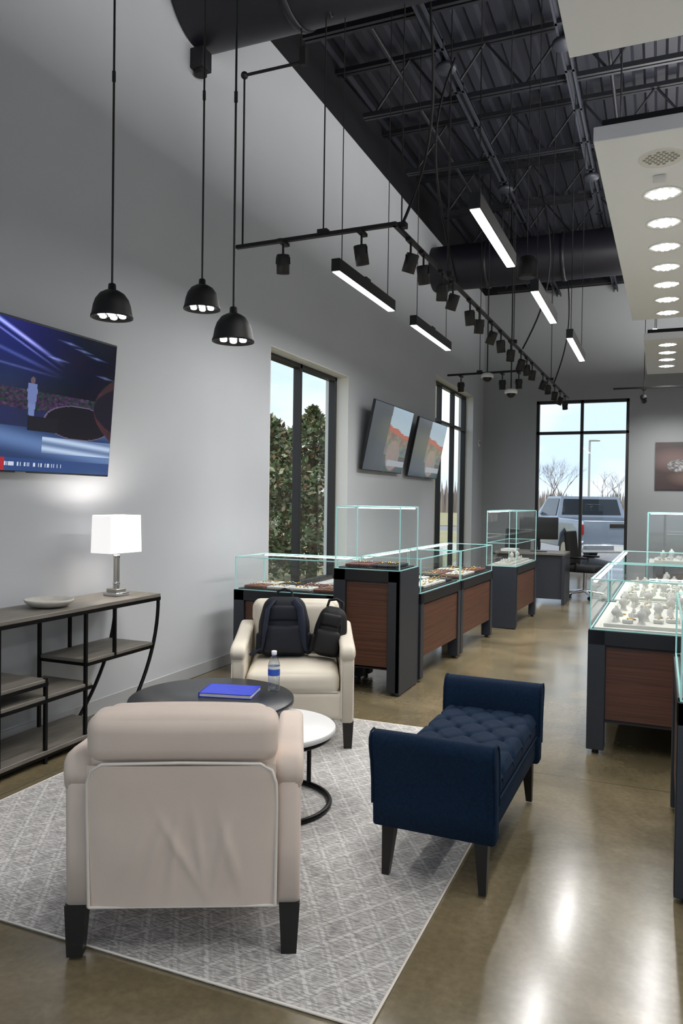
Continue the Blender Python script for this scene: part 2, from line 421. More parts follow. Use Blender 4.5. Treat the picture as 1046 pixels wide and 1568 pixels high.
# ---------------- hung clouds with LED downlights (strips and lamps on top added as uplight)
def cloud(x0,x1,y0,y1,z,lights,rot=0,power=42,up=70):
    cx,cy=(x0+x1)/2,(y0+y1)/2
    q=B('hanging_cloud_panel'); w,d=x1-x0,y1-y0
    q.box((0,0,.05),(w,d,.1),m_cloud,.004,None,1); q.box((0,0,.13),(w-.1,d-.1,.06),m_black)
    for sx in(-w/2+.15,w/2-.15):
        q.b2((sx-.03,-d/2+.1,.16),(sx+.03,d/2-.1,.18),m_led2)  # unseen glowing strips, added to go with the uplight
        for sy in(-d/2+.3,d/2-.3): q.cyl((sx,sy,.1),(sx,sy,ZT-z-.01),.006,m_black,n=6)
    o=q.done((cx,cy,z),(0,0,rot))
    lamp('AREA','added_uplight',(cx,cy,z+.2),up,parent=o,target=(cx,cy,z+2),shape='RECTANGLE',size=w-.2,size_y=d-.3)  # unseen lamp added to brighten ceiling and upper walls
    for (lx,ly,on) in lights:
        q=B('led_downlight'); q.lathe([(0,-.004),(.135,-.004),(.145,-.010),(.15,-.004),(.15,0)],m_cloudled,n=32)
        for i in range(-3,4):
            for j in range(-3,4):
                px=(i+.5*(j%2))*.036; py=j*.032
                if px*px+py*py<.108**2:
                    q.lathe([(0,-.0075),(.0115,-.0075),(.013,-.0035)],m_ledr if on else m_silver,(px,py,0),8)
        l=q.done((lx,ly,z)); 
        if on: lamp('SPOT','downlight_lamp',(lx,ly,z-.03),power,parent=l,target=(lx,ly,0),spot_size=2.6,spot_blend=.8,shadow_soft_size=.05)
    return o
ly=[5.78+.672*i for i in range(8)]
cloud(-.42,.85,5.37,10.8,3.9,[(-.04+.012*i,y,i>0) for i,y in enumerate(ly)]+[(.5,y,True) for y in ly[::2]],math.radians(-.8),38,130)
cloud(-.5,.85,.2,4.32,3.9,[(.0,y,True) for y in(.7,1.5,2.3,3.1)]+[(.5,y,True) for y in(1.1,2.7)],0,22,135)
cloud(-.27,1.0,12.15,15.4,3.9,[(.06,12.6+.65*i,True) for i in range(4)],0,38,75)
cloud(2.4,4.4,1,12,3.9,[(3.4,1.8+1.6*i,True) for i in range(6)],0,95,320)  # unseen cloud at the right, added for more room light
q=B('smoke_detector'); q.box((0,0,-.02),(.09,.06,.04),m_white,.008); q.done((-.05,6.1,3.9))

# ---------------- track lighting
def head(q,p,tgt,track_z,lit=True):
    p=Vector(p); q.b2((p.x-.022,p.y-.07,track_z-.04),(p.x+.022,p.y+.07,track_z-.012),m_matte,.003,1)
    q.cyl((p.x,p.y,track_z-.03),(p.x,p.y,p.z+.05),.009,m_matte,n=8)
    d=(Vector(tgt)-p).normalized(); s_=d.cross(Vector((0,0,1))).normalized()
    q.tube([p+s_*.052,p+s_*.052+Vector((0,0,.05)),p-s_*.052+Vector((0,0,.05)),p-s_*.052],.006,m_matte,6)
    T=d.to_track_quat('Z','Y').to_matrix()
    q.lathe([(0,-.07),(.046,-.07),(.05,-.064),(.05,.075),(.044,.075),(.04,.045),(.04,.045)],m_matte,p,22,T)
    q.lathe([(.04,.045),(0,.045)],m_led if lit else m_silver,p,22,T)
def track(name,pts,heads,rods,z=3.5,cables=()):
    q=B(name)
    for a,c in zip(pts,pts[1:]):
        a=Vector((a[0],a[1],z));c=Vector((c[0],c[1],z)); L=(c-a).length; ang=math.degrees(math.atan2(c.y-a.y,c.x-a.x))
        q.box((a+c)/2,(L+.04,.035,.03),m_matte,.003,Rz(ang),1)
    for x,y in rods: q.cyl((x,y,z),(x,y,ZT-.02),.006,m_matte,n=6); q.b2((x-.04,y-.03,z),(x+.04,y+.03,z+.04),m_matte)
    for x,y,dx in cables:
        q.tube([(x+dx*math.sin(pi*t)*1.6+dx*t,y+.25*t+ .1*math.sin(2*pi*t),3.52+ (5.75-3.52)*t) for t in [i/16 for i in range(17)]],.012,m_matte,6)
    sp=[]
    for (x,y,tx,ty,tz,*pw) in heads:
        head(q,(x,y,z-.19),(tx,ty,tz),z,bool(pw))
        if pw: sp.append(((x,y,z-.19),(tx,ty,tz),pw[0]))
    o=q.done()
    for p,t,pw in sp:
        d=(Vector(t)-Vector(p)).normalized(); lamp('SPOT','track_spot',Vector(p)+d*.09,pw,parent=o,target=t,spot_size=1.1,spot_blend=.9,shadow_soft_size=.03)
    return o
hd=[(-2.73,5.31,-2.9,5.7,1,25),(-2.08,5.31,-1.9,5.9,1,35)]
rnd=random.Random(11)
hy=[5.62,5.95,6.5,6.85,7.5,7.9,8.5,9.0,9.6,10.3,10.75,11.2,12.2,12.7,13.5,14.2,14.9]
for i,yy in enumerate(hy):
    x=-1.80+(yy-5.3)*.012
    tx=(-2.7,-1.6,-2.1)[i%3]; hd.append((x,yy,tx,yy+rnd.uniform(.1,.8),.9)+((45,) if i%2==0 else ()))
track('track_light',[(-3.15,5.35),(-1.82,5.3),(-1.68,15.3)],hd,[(-1.79,6.7),(-1.75,9.8),(-1.7,13.0),(-1.8,5.4),(-2.4,5.33)],3.5,((-1.85,5.5,.1),(-1.78,7.0,-.12),(-1.72,10.3,.15),(-1.7,13.4,.1)))
track('track_light',[(-3.1,11.75),(-1.9,11.66)],[(-2.9,11.74,-3,12.3,1),(-2.25,11.7,-2.3,12,1),(-2.0,11.68,-2,12,1)],[(-2.6,11.7)],3.46)
track('track_light',[(-.78,14.3),(2.4,14.3)],[(-.3,14.3,-.1,16.3,2.2,50),(.5,14.3,.5,16.3,2.2,50),(1.4,14.3,1.4,16.3,1.8,40)],[(-.3,14.6),(1.5,14.6)],3.5)
q=B('conduit_bracket'); q.cyl((-3.12,5.36,4.86),(-2.62,5.36,4.86),.012,m_matte,n=8); q.cyl((-3.12,5.36,3.52),(-3.12,5.36,4.88),.008,m_matte,n=8); q.sphere((-3.12,5.36,4.86),.03,m_matte); q.box((-2.6,5.36,4.9),(.05,.05,.14),m_matte); q.cyl((-2.62,5.36,4.9),(-2.62,5.36,5.12),.006,m_matte,n=6); q.done()
for x,y0,ln in((-2.27,5.27,1.3),(-2.25,7.15,1.35),(-1.03,4.42,1.2),(-.97,6.32,1.2),(-.90,8.25,1.4)):
    q=B('linear_pendant_light')
    q.b2((-.035,0,.0),(.035,ln,.095),m_matte,.003,1); q.b2((-.029,.012,-.004),(.029,ln-.012,.002),m_led2)
    for yy in(.12,ln-.12): q.cyl((0,yy,.09),(0,yy,ZT-3.21),.004,m_matte,n=6)
    q.b2((-.02,ln*.5-.05,.095),(.02,ln*.5+.05,.12),m_matte)
    o=q.done((x,y0,3.2))
    lamp('AREA','pendant_lamp',(x,y0+ln/2,3.193),15,parent=o,shape='RECTANGLE',size=.05,size_y=ln-.04)
q=B('pendant_speaker'); q.lathe([(0,-.10),(.085,-.10),(.1,-.08),(.1,.06),(.07,.11),(.02,.125),(0,.125)],m_matte,n=28); q.lathe([(0,-.102),(.08,-.102)],m_case,n=24); q.cyl((0,0,.12),(0,0,ZT-3.9-.01),.005,m_matte,n=6); q.done((-1.31,8.02,3.9))
for x,y,z in((-2.5,3.04,2.37),(-2.36,3.62,2.535),(-1.92,3.22,2.25)):
    q=B('bell_pendant_light')
    q.lathe([(.098,.0),(.102,.0),(.102,.008),(.097,.02),(.09,.06),(.08,.09),(.06,.118),(.035,.133),(.02,.138),(.018,.165),(.012,.17),(.004,.172)],m_matte,n=40)
    q.lathe([(.098,0),(.094,.012),(.086,.018),(0,.018)],m_matte,n=40)
    for k in range(7):
        a=2*pi*k/6; r=.054 if k<6 else 0; q.lathe([(0,.006),(.012,.006),(.017,.010),(.017,.018)],m_led2,(r*math.cos(a),r*math.sin(a),0),14)
    H=ZT-z
    q.cyl((0,0,.17),(0,0,H-.02),.0055,m_matte,n=8)
    for hh in(1.15,2.3): q.cyl((0,0,hh),(0,0,hh+.05),.009,m_matte,n=8)
    q.cyl((0,0,H-.05),(0,0,H-.01),.06,m_matte)
    o=q.done((x,y,z)); lamp('SPOT','pendant_bulb',(x,y,z-.01),22,parent=o,target=(x,y,0),spot_size=1.6,spot_blend=1,shadow_soft_size=.05)
for x,y,z in((-2.45,11.55,3.36),(-2.08,11.5,3.1)):
    q=B('security_camera'); q.cyl((0,0,.06),(0,0,ZT-z-.01),.01,m_matte,n=8); q.lathe([(0,.07),(.06,.07),(.09,.05),(.095,.02),(.09,0),(.07,0)],m_white,n=28)
    q.sphere((0,0,0),(.07,.07,.065),m_plastic,20,12); q.done((x,y,z))
q=B('thermostat'); q.box((0,0,0),(.03,.09,.14),m_white,.008); q.box((.016,0,.02),(.004,.06,.05),m_plastic); q.done((XL+.015,15.95,2.7))

# ---------------- TVs
def n2(x,y,s=1.0): return noise.noise(Vector((x*s,y*s,.37)))
def img_big(u,v):
    if v>.55:
        t=(v-.55)/.45; k=max(0,1-max(0,(u-.42)/.4))
        r,g,bl=12+16*k+8*n2(u,v,6),14+22*k+8*n2(u,v,5),30+80*k*(.4+.6*t)+20*n2(u,v,4)
        for (x0,y0,sl,w,br) in((.36,.97,-.62,.012,200),(.36,.92,-.62,.006,110),(.36,.80,-.35,.010,60),(.4,.70,-.1,.006,60)):
            d=abs(v-(y0+sl*(u-x0)))
            if d<w*2: q=br*max(0,1-d/(w*2))*max(0,1-max(0,(u-.5)/.2)); r+=q*.8;g+=q*.8;bl+=q
        for (x0,y0) in((.72,.93),(.8,.9),(.88,.87),(.66,.8),(.94,.74)):  # reflection strips painted into the dark upper right
            d=abs(u-x0)*.5+abs(v-y0-.1*(x0-u))*3
            if d<.045: r+=90*(1-d/.045);g+=100*(1-d/.045);bl+=130*(1-d/.045)
    elif v>.42:
        k=n2(u*60,v*60); k2=n2(u*90+5,v*90)
        r,g,bl=46+40*k,42+36*k2,58+34*k
    elif v>.3: r,g,bl=30,36,72+22*n2(u,v,8)
    else:
        s=math.sin((v*26+u*5)); r,g,bl=62+26*s,84+30*s,126+34*s
    e=((u-.80)/.19)**2+((v-.37)/.12)**2
    if e<1: r,g,bl=17,16,24
    if 1<e<1.1: r,g,bl=96,86,108
    if u>.88:
        x=(u-.88)/.12; lim=.24*math.sqrt(x)
        if abs(v-.5)<lim: r,g,bl=56+24*n2(u*20,v*20),36,40
        if abs(v-.5)<lim*.7: r,g,bl=24,22,34
    if .13<v<.25 and u>.6:
        k=.5+.5*math.sin(v*90+u*9); r,g,bl=94+80*k,114+80*k,150+70*k
    hw=.012+.012*max(0,min(1,(v-.36)/.16)) 
    if abs(u-.535)<hw and .36<v<.60: r,g,bl=104+20*n2(u*40,v*40),120,168
    if abs(u-.535-.4*(v-.52)*0)<.026-.08*abs(v-.55) and .46<v<.6: r,g,bl=100,114,162
    if ((u-.535)*1.75)**2+(v-.622)**2<.0005: r,g,bl=92,76,84
    if abs(u-.60)<.08 and .28<v<.38: r,g,bl=22,22,30
    if v<.09:
        r,g,bl=40,66,116
        if u<.42: r,g,bl=160,36,46
        elif .035<v<.06 and u<.72 and n2(u*140,1)>.1: r,g,bl=190,196,212
    return r,g,bl
def img_side(u,v):
    if u<.40+.05*v: return 52+14*v,57+14*v,61+16*v  # dark screen reflection painted into the left part
    t=(u-.42)/.58
    if v>.66+.06*n2(u,0,5)-.1*(t-.5): r,g,bl=166,188,204
    elif v>.58-.1*(t-.5): r,g,bl=170,84,76
    elif v>.42: r,g,bl=120+40*n2(u,v,9),104+40*n2(u,v,19),98
    elif v>.25: r,g,bl=104+50*n2(u,v,16),112+44*n2(u,v,14),104
    else: r,g,bl=70+30*n2(u,v,8),78,74
    if ((t-.4)/.3)**2+((v-.26)/.24)**2<1: r,g,bl=140+20*n2(u,v,12),124,116
    if .1<v<.18 and t>.2: r,g,bl=160,166,170
    return r*.85,g*.85,bl*.85
def tv(name,w,h,loc,tilt,fn,nx,ny):
    q=B(name); q.box((0,.02,0),(w,.035,h),m_plastic,.004,None,1); q.picture(w-.016,h-.022,nx,ny,fn,m_screen,.0005)
    q.box((0,.055,0),(w*.6,.04,h*.55),m_plastic,.01); q.box((0,.0,-h/2+.004),(.08,.004,.006),m_silver)
    return q.done(loc,(math.radians(tilt),0,pi/2))
tv('wall_television',1.56,.89,(XL+.105,3.43,2.07),4.5,img_big,260,150)
tv('wall_television',1.6,.9,(XL+.17,9.78,2.31),11.5,img_side,96,54)
tv('wall_television',1.6,.9,(XL+.17,11.66,2.29),11.5,img_side,96,54)
def img_art(u,v):
    r,g,bl=72+16*n2(u,v,2),58+10*n2(u,v,3),60
    e=((u-.3)/.45)**2+((v-.62)/.28)**2
    if e<1: k=1-e*.5; r,g,bl=96*k+28,80*k+22,78*k+22
    e=((u-.55)/.4)**2+((v-.25)/.2)**2
    if e<1: k=1-e*.5; r,g,bl=92*k+28,76*k+22,74*k+18
    e=((u-.34)/.16)**2+((v-.5)/.13)**2
    if e<1: k=.7+.5*n2(u*30,v*30); r,g,bl=200*k,198*k,198*k
    return r,g,bl
q=B('wall_art_print'); q.box((0,.02,0),(1.25,.04,.93),m_matte,.003,None,1); q.picture(1.25,.93,120,90,img_art,m_art,-.001); q.done((.52,YB-.045,2.235))

# ---------------- rug
q=B('area_rug'); q.b2((-1.1,-1.4,0),(1.1,1.4,.009),m_rug)
q.tube([(-1.1,-1.4,.006),(1.1,-1.4,.006),(1.1,1.4,.006),(-1.1,1.4,.006)],.0055,m_pipe,6,True)
q.done((-1.83,3.40,0.001))

# ---------------- armchairs
def armchair(loc,rot,mat,sc=(1,1,1)):
    q=B('armchair'); z0=.155
    q.cushion((0,-.02,.25),(.62,.66,.17),mat,.03)
    q.cushion((0,-.055,.385),(.56,.60,.14),mat,.05,(0,.01,.022))
    q.tube([(-.27,-.345,.335),(.27,-.345,.335)],.005,m_pipe,6)
    prof=[(-.36,z0),(-.36,.50),(-.365,.56),(-.34,.585),(-.29,.595),(-.1,.60),(.1,.618),(.24,.634),(.31,.638),(.345,.625),(.36,.59),(.352,.35),(.345,z0)]
    for s in(-1,1):
        q.prism(prof,s*.285,s*.366,mat,.02,4)
        q.prism([(-.37,.53),(-.37,.58),(-.345,.605),(-.28,.614),(-.1,.62),(.1,.638),(.25,.655),(.32,.658),(.358,.64),(.365,.60),(.355,.54),(.25,.60),(.0,.58),(-.3,.56)],s*.279,s*.373,mat,.024,4)
        q.tube([(s*.290,-.3635,.18),(s*.290,-.368,.5)],.0035,m_pipe,6); q.tube([(s*.360,-.3635,.18),(s*.360,-.368,.5)],.0035,m_pipe,6)
    def lean(p): p.y+=(p.z)*.10; return p
    q.cushion((0,.30,.43),(.575,.13,.54),mat,.035,(0,.006,0),fn=lean,m=10)
    q.cushion((0,.332,.718),(.585,.17,.155),mat,.046,(0,.008,.006),fn=lean,m=10)
    q.cushion((0,.24,.62),(.54,.12,.34),mat,.05,(0,.02,.01),rot=Rx(-8))
    def bk(u,v):
        x=(u-.5)*.575; z=.165+v*.475; y=.366+.05*v-.012*(abs(u-.5)*2)**8
        w=max(0,math.sin(pi*u))**.5*max(0,math.sin(pi*min(1,v*1.15)))**.6
        f=0
        for (cx,sl,a,wd) in((-.16,.25,.010,.016),(-.06,.12,.009,.014),(.03,-.1,.012,.015),(.1,-.32,.012,.016),(.17,-.5,.009,.018),(-.02,.5,.009,.014),(-.11,-.2,.009,.014)):
            d=x-(cx+sl*(z-.3)); f+=a*math.exp(-(d/wd)**2)*math.exp(-((z-.34)/.12)**2)
        f+=.008*noise.noise(Vector((x*9,z*5,1.3)))
        return (x,y+f*w,z)
    q.sheet(bk,60,40,mat)
    pts=[(-.288,.362,.165),(-.290,.386,.5),(-.288,.398,.58),(-.274,.405,.622),(-.24,.41,.644),(0,.416,.650),(.24,.41,.644),(.274,.405,.622),(.288,.398,.58),(.290,.386,.5),(.288,.362,.165)]
    q.tube(pts,.0055,m_pipe,6)
    q.tube([(-.288,.362,.165),(.288,.362,.165)],.005,m_pipe,6)
    for sx in(-1,1):
        for sy,yy in((-1,-.32),(1,.32)):
            x=sx*.333
            vs=[]
            for z,h,dy in((.0,.024,sy*.012),(z0+.01,.033,0)): vs+=[(x-h,yy-h+dy,z),(x+h,yy-h+dy,z),(x+h,yy+h+dy,z),(x-h,yy+h+dy,z)]
            q.add(vs,[(0,3,2,1),(4,5,6,7),(0,1,5,4),(1,2,6,5),(2,3,7,6),(3,0,4,7)],m_leg)
    return q.done(loc,(0,0,rot),sc)
TH=math.radians(22.6)
armchair((-1.555,2.395,.0105),TH+pi+math.radians(3.0),m_cream,(1.035,1,1))
armchair((-2.14,4.39,.0105),TH+math.radians(2),m_creamv)

# ---------------- bench
def bench():
    q=B('upholstered_bench'); L=1.14; W=.46; 
    q.box((0,0,.285),(W-.01,L-.16,.13),m_navy,.02,None,3)
    nx,ny=44,90; w=W; l=L-.2; vs=[];fs=[]
    bt=[]
    for i in range(-3,4):
        for j in range(-5,6):
            bt.append(((i+.5*(j%2))*.15,j*.105))
    for j in range(ny+1):
        for i in range(nx+1):
            x=-w/2+w*i/nx; y=-l/2+l*j/ny
            a=(x/.15); c=(y/.21)
            p1=abs(((a+c+.5)%1)-.5); p2=abs(((a-c+.5)%1)-.5)
            z=.465-.011*math.exp(-(p1/.07)**2)-.011*math.exp(-(p2/.07)**2)
            d=min((x-bx)**2+(y-by)**2 for bx,by in bt); z-=.016*math.exp(-d/.0004)
            ex=min(1,(w/2-abs(x))/.045); ey=min(1,(l/2-abs(y))/.03)
            z-=.05*(1-math.sqrt(max(0,1-(1-ex)**2)))+.02*(1-math.sqrt(max(0,1-(1-ey)**2)))
            vs.append((x,y,z))
    for j in range(ny):
        for i in range(nx): o=j*(nx+1)+i; fs.append((o,o+1,o+nx+2,o+nx+1))
    q.add(vs,fs,m_navy,True)
    q.box((0,0,.38),(w-.004,l,.08),m_navy,.02,None,3)
    for bx,by in bt:
        if abs(bx)<w/2-.03 and abs(by)<l/2-.03: q.sphere((bx,by,.428),(.012,.012,.007),m_navy,10,6)
    q.tube([(-w/2,-l/2,.345),(-w/2,l/2,.345)],.005,m_navy,6); q.tube([(w/2,-l/2,.345),(w/2,l/2,.345)],.005,m_navy,6)
    for s in(-1,1):
        pr=[(.455,.21),(.47,.35),(.475,.48),(.48,.545),(.495,.585),(.525,.605),(.555,.60),(.572,.575),(.57,.54),(.553,.48),(.54,.4),(.535,.3),(.53,.21)]
        pr=[(s*a,c) for a,c in pr]
        q.prism(pr,-W/2-.016,W/2+.016,m_navy,.014,3)
        for sx in(-1,1): q.tube([(sx*(W/2+.015),a*1.0,c) for a,c in pr[1:-1]],.0045,m_navy,6)
        for sx in(-1,1):
            x=sx*(W/2-.045); yy=s*(L/2-.09); v2=[]
            for z,h,dx,dy in((0,.014,sx*.010,s*.018),(.22,.027,0,0)): v2+=[(x-h+dx,yy-h+dy,z),(x+h+dx,yy-h+dy,z),(x+h+dx,yy+h+dy,z),(x-h+dx,yy+h+dy,z)]
            q.add(v2,[(0,3,2,1),(4,5,6,7),(0,1,5,4),(1,2,6,5),(2,3,7,6),(3,0,4,7)],m_leg)
    return q.done((-.775,3.36,.0105),(0,0,math.radians(-1)),(1,1,.962))
bench()

# ---------------- coffee tables
def ctable(loc,R,h,top,rb,a0,tt=.03):
    q=B('coffee_table'); q.lathe([(0,h-tt),(R-.012,h-tt),(R,h-tt+.006),(R,h-.004),(R-.004,h),(0,h)],top,n=72)
    q.torus((0,0,.014),rb,.013,m_blackmetal,64,8)
    for k in range(3):
        a=a0+2*pi*k/3; q.cyl((rb*math.cos(a),rb*math.sin(a),.01),(rb*math.cos(a),rb*math.sin(a),h-tt),.012,m_blackmetal,n=10)
    q.torus((0,0,h-tt-.012),rb,.01,m_blackmetal,64,8)
    return q.done(loc)
ctable((-2.13,3.40,.0105),.425,.45,m_tabletop,.37,.6)
ctable((-1.72,3.29,.0105),.31,.385,m_white,.285,math.radians(75))
q=B('notebook'); q.b2((-.14,-.10,0),(.14,.10,.003),m_blue); q.b2((-.137,-.097,.003),(.137,.097,.018),m_page); q.b2((-.14,-.10,.018),(.14,.10,.022),m_blue,.001,1); q.b2((-.142,-.1,0),(-.136,.1,.022),m_blue); q.box((.02,0,.0225),(.05,.004,.001),m_silver); q.done((-2.08,3.5,.461),(0,0,math.radians(14)))
q=B('water_bottle')
q.lathe([(0,.004),(.026,.0),(.032,.006),(.032,.02),(.030,.03),(.032,.04),(.030,.05),(.032,.06),(.032,.13),(.030,.15),(.02,.178),(.0125,.188),(.0125,.2)],m_pet,n=28)
q.lathe([(.0326,.085),(.0326,.12)],m_label,n=28); q.lathe([(.0327,.12),(.0327,.135)],m_white,n=28); q.lathe([(.0135,.195),(.0145,.198),(.0145,.214),(.012,.216),(0,.216)],m_cap,n=20); q.done((-1.90,3.65,.461))

# ---------------- backpacks
def backpack(name,loc,rot,w,h,d,mat,straps=True):
    q=B(name)
    def sh(p):
        t=(p.z/h+.5); k=1-.22*max(0,t-.55)/.45; p.x*=k; p.y*=1-.25*max(0,t-.6)/.4; return p
    q.cushion((0,0,h/2),(w,d,h),mat,.06,(0.01,.015,.0),fn=sh,m=8)
    q.cushion((0,-d/2-.015,h*.3),(w*.82,.06,h*.45),mat,.028,(0,.01,0),m=5)
    q.cushion((0,-d/2+.0,h*.72),(w*.66,.04,h*.26),mat,.018,(0,.008,0),m=5)
    for s in(-1,1): q.cushion((s*w*.5,0,h*.22),(.045,d*.7,h*.36),mat,.02,m=4)
    q.tube([(-.05,.0,h-.01),(-.045,0,h+.035),(0,0,h+.05),(.045,0,h+.035),(.05,0,h-.01)],.009,mat,8)
    q.tube([(-w*.36,-d/2+.01,h*.2),(-w*.38,-d/2-.0,h*.6),(-w*.25,-d/2+.03,h*.86),(0,-d/2+.035,h*.93),(w*.25,-d/2+.03,h*.86),(w*.38,-d/2,h*.6),(w*.36,-d/2+.01,h*.2)],.004,m_plastic,6)
    if straps:
        for s in(-1,1):
            q.tube([(s*.06,-d/2+.02,h*.93),(s*.10,-d/2-.045,h*.8),(s*.115,-d/2-.065,h*.5),(s*.13,-d/2-.05,h*.2),(s*.14,-d/2-.01,.04)],[.022,.026,.024,.014,.01],m_strap,10,flat=.4)
        q.tube([(-.14,-d/2,.05),(-.19,-d/2-.02,.03),(-.21,-d/2-.03,.012)],.01,m_strap,8,flat=.5)
    return q.done(loc,rot)
F=Vector((-math.sin(TH),math.cos(TH),0)); R=Vector((math.cos(TH),math.sin(TH),0)); cc=Vector((-2.14,4.39,0))
p=cc-R*.07+F*.03; backpack('backpack',(p.x,p.y,.481),(math.radians(-8),0,TH+.05),.31,.38,.17,m_bag)
p=cc+R*.20-F*.01; backpack('shoulder_bag',(p.x,p.y,.491),(math.radians(-10),math.radians(9),TH-.15),.19,.32,.14,m_bag2,False)

# ---------------- console table
def console():
    q=B('console_table'); xf,xb=-3.12,-3.50; y0,y1=2.35,4.32; H=.84
    q.b2((xb,y0,H-.025),(xf,y1,H),m_greywood,.003,1); 
    for x in(xf-.008,xb+.008): q.b2((x-.008,y0,H-.045),(x+.008,y1,H-.022),m_blackmetal)
    for y in(y0+.01,y1-.01): q.b2((xb,y-.008,H-.045),(xf,y+.008,H-.022),m_blackmetal)
    q.b2((xb,y0+.4,.05),(xf,y1-.42,.075),m_greywood,.003,1)
    r=.012
    for x in(xf-.012,xb+.012):
        for s,ye in((1,y1),(-1,y0)):
            pts=[(x,ye-s*(.012+.40*(t**2.1)),(H-.03)*(1-t)) for t in [i/14 for i in range(15)]]
            q.tube(pts,r,m_blackmetal,4)
        for y,za,zb in((3.60,.0,H),(3.28,.0,.50),(2.95,.0,H),(3.86,.48,H)):
            q.b2((x-.009,y-.009,za+.001),(x+.009,y+.009,zb-.02),m_blackmetal)
        q.b2((x-.008,y0+.4,.035),(x+.008,y1-.42,.052),m_blackmetal)
    for ya,yb,z in((3.60,4.24,.50),(2.95,3.65,.36),(2.42,3.29,.455)):
        q.b2((xb+.005,ya,z),(xf-.005,yb,z+.02),m_greywood,.002,1)
        for x in(xf-.008,xb+.008): q.b2((x-.008,ya,z-.018),(x+.008,yb,z+.001),m_blackmetal)
        for y in(ya+.008,yb-.008): q.b2((xb,y-.008,z-.018),(xf,y+.008,z+.001),m_blackmetal)
    return q.done()
console()
q=B('table_lamp')
q.box((0,0,.012),(.12,.12,.024),m_chrome,.004); q.box((0,0,.035),(.09,.09,.024),m_silver,.004)
q.cyl((0,0,.045),(0,0,.30),.02,m_silver,n=20)
for z in(.08,.26): q.lathe([(.02,-.012),(.025,0),(.02,.012)],m_chrome,(0,0,z),20)
q.cyl((0,0,.29),(0,0,.42),.006,m_chrome,n=10); q.sphere((0,0,.40),.03,m_led)
for sx,sy in((1,0),(-1,0),(0,1),(0,-1)):
    w,l=.085,.145
    if sx: v=[(sx*(w+.0),-l,.285),(sx*(w),l,.285),(sx*(w-.005),l-.006,.53),(sx*(w-.005),-l+.006,.53)]
    else: v=[(-w,sy*l,.285),(w,sy*l,.285),(w-.005,sy*(l-.006),.53),(-w+.005,sy*(l-.006),.53)]
    q.quad(*v,m_shade)
q.tube([(0,0,.53),(.078,0,.525)],.002,m_chrome,6); q.tube([(0,0,.53),(-.078,0,.525)],.002,m_chrome,6)
o=q.done((-3.30,4.08,.841),(0,0,math.radians(-4)))
lamp('POINT','lamp_bulb',(-3.30,4.08,.841+.46),7,parent=o,color=(1,.95,.9),shadow_soft_size=.04)
q=B('decorative_dish'); q.lathe([(0,.008),(.06,.0),(.10,.006),(.135,.03),(.14,.045),(.135,.046),(.12,.028),(.09,.016),(0,.014)],m_dish,n=40); q.done((-3.30,3.48,.842))

# ---------------- showcases
def items(q,x0,x1,y0,y1,z,kind,seed):
    rnd=random.Random(seed); 
    if kind=='white':
        q.b2((x0+.03,y0+.03,z),(x1-.03,y1-.03,z+.02),m_deckc)
        nx=int((x1-x0-.1)/.075); ny=int((y1-y0-.1)/.075)
        for i in range(nx):
            for j in range(ny):
                if rnd.random()<.22: continue
                x=x0+.06+(i+.5)*(x1-x0-.12)/nx+rnd.uniform(-.012,.012); y=y0+.06+(j+.5)*(y1-y0-.12)/ny+rnd.uniform(-.012,.012); t=rnd.random()
                if t<.5: q.lathe([(.015,0),(.012,.015),(.006,.038),(0,.042)],m_disp,(x,y,z+.02),10); q.torus((x,y,z+.04),.008,.002,m_silver,10,5)
                elif t<.60: q.lathe([(.026,0),(.018,.01),(.016,.03),(.032,.05),(.022,.075),(.01,.082),(.01,.095),(0,.095)],m_disp,(x,y,z+.02),12)
                elif t<.85: q.box((x,y,z+.032),(.055,.045,.024),m_disp,.004,Rz(rnd.uniform(-20,20)),1); q.sphere((x,y,z+.047),.007,m_gold if rnd.random()<.5 else m_silver,7,5)
                else: q.torus((x,y,z+.024),.024,.003,m_gold if rnd.random()<.5 else m_silver,14,5)
    else:
        nx=max(1,int((x1-x0)/.2)); ny=max(1,int((y1-y0)/.2))
        for i in range(nx):
            for j in range(ny):
                x=x0+(i+.5)*(x1-x0)/nx; y=y0+(j+.5)*(y1-y0)/ny
                q.box((x,y,z+.012),((x1-x0)/nx*.86,(y1-y0)/ny*.86,.022),rnd.choice([m_tray,m_redtray,m_disp,m_disp,m_cased]),.004,None,1)
                for a in range(4):
                    for c in range(3):
                        xx=x+(a-1.5)*.035; yy=y+(c-1)*.04
                        if rnd.random()<.8: q.sphere((xx,yy,z+.028),.008,m_silver if rnd.random()<.6 else m_gold,7,5)
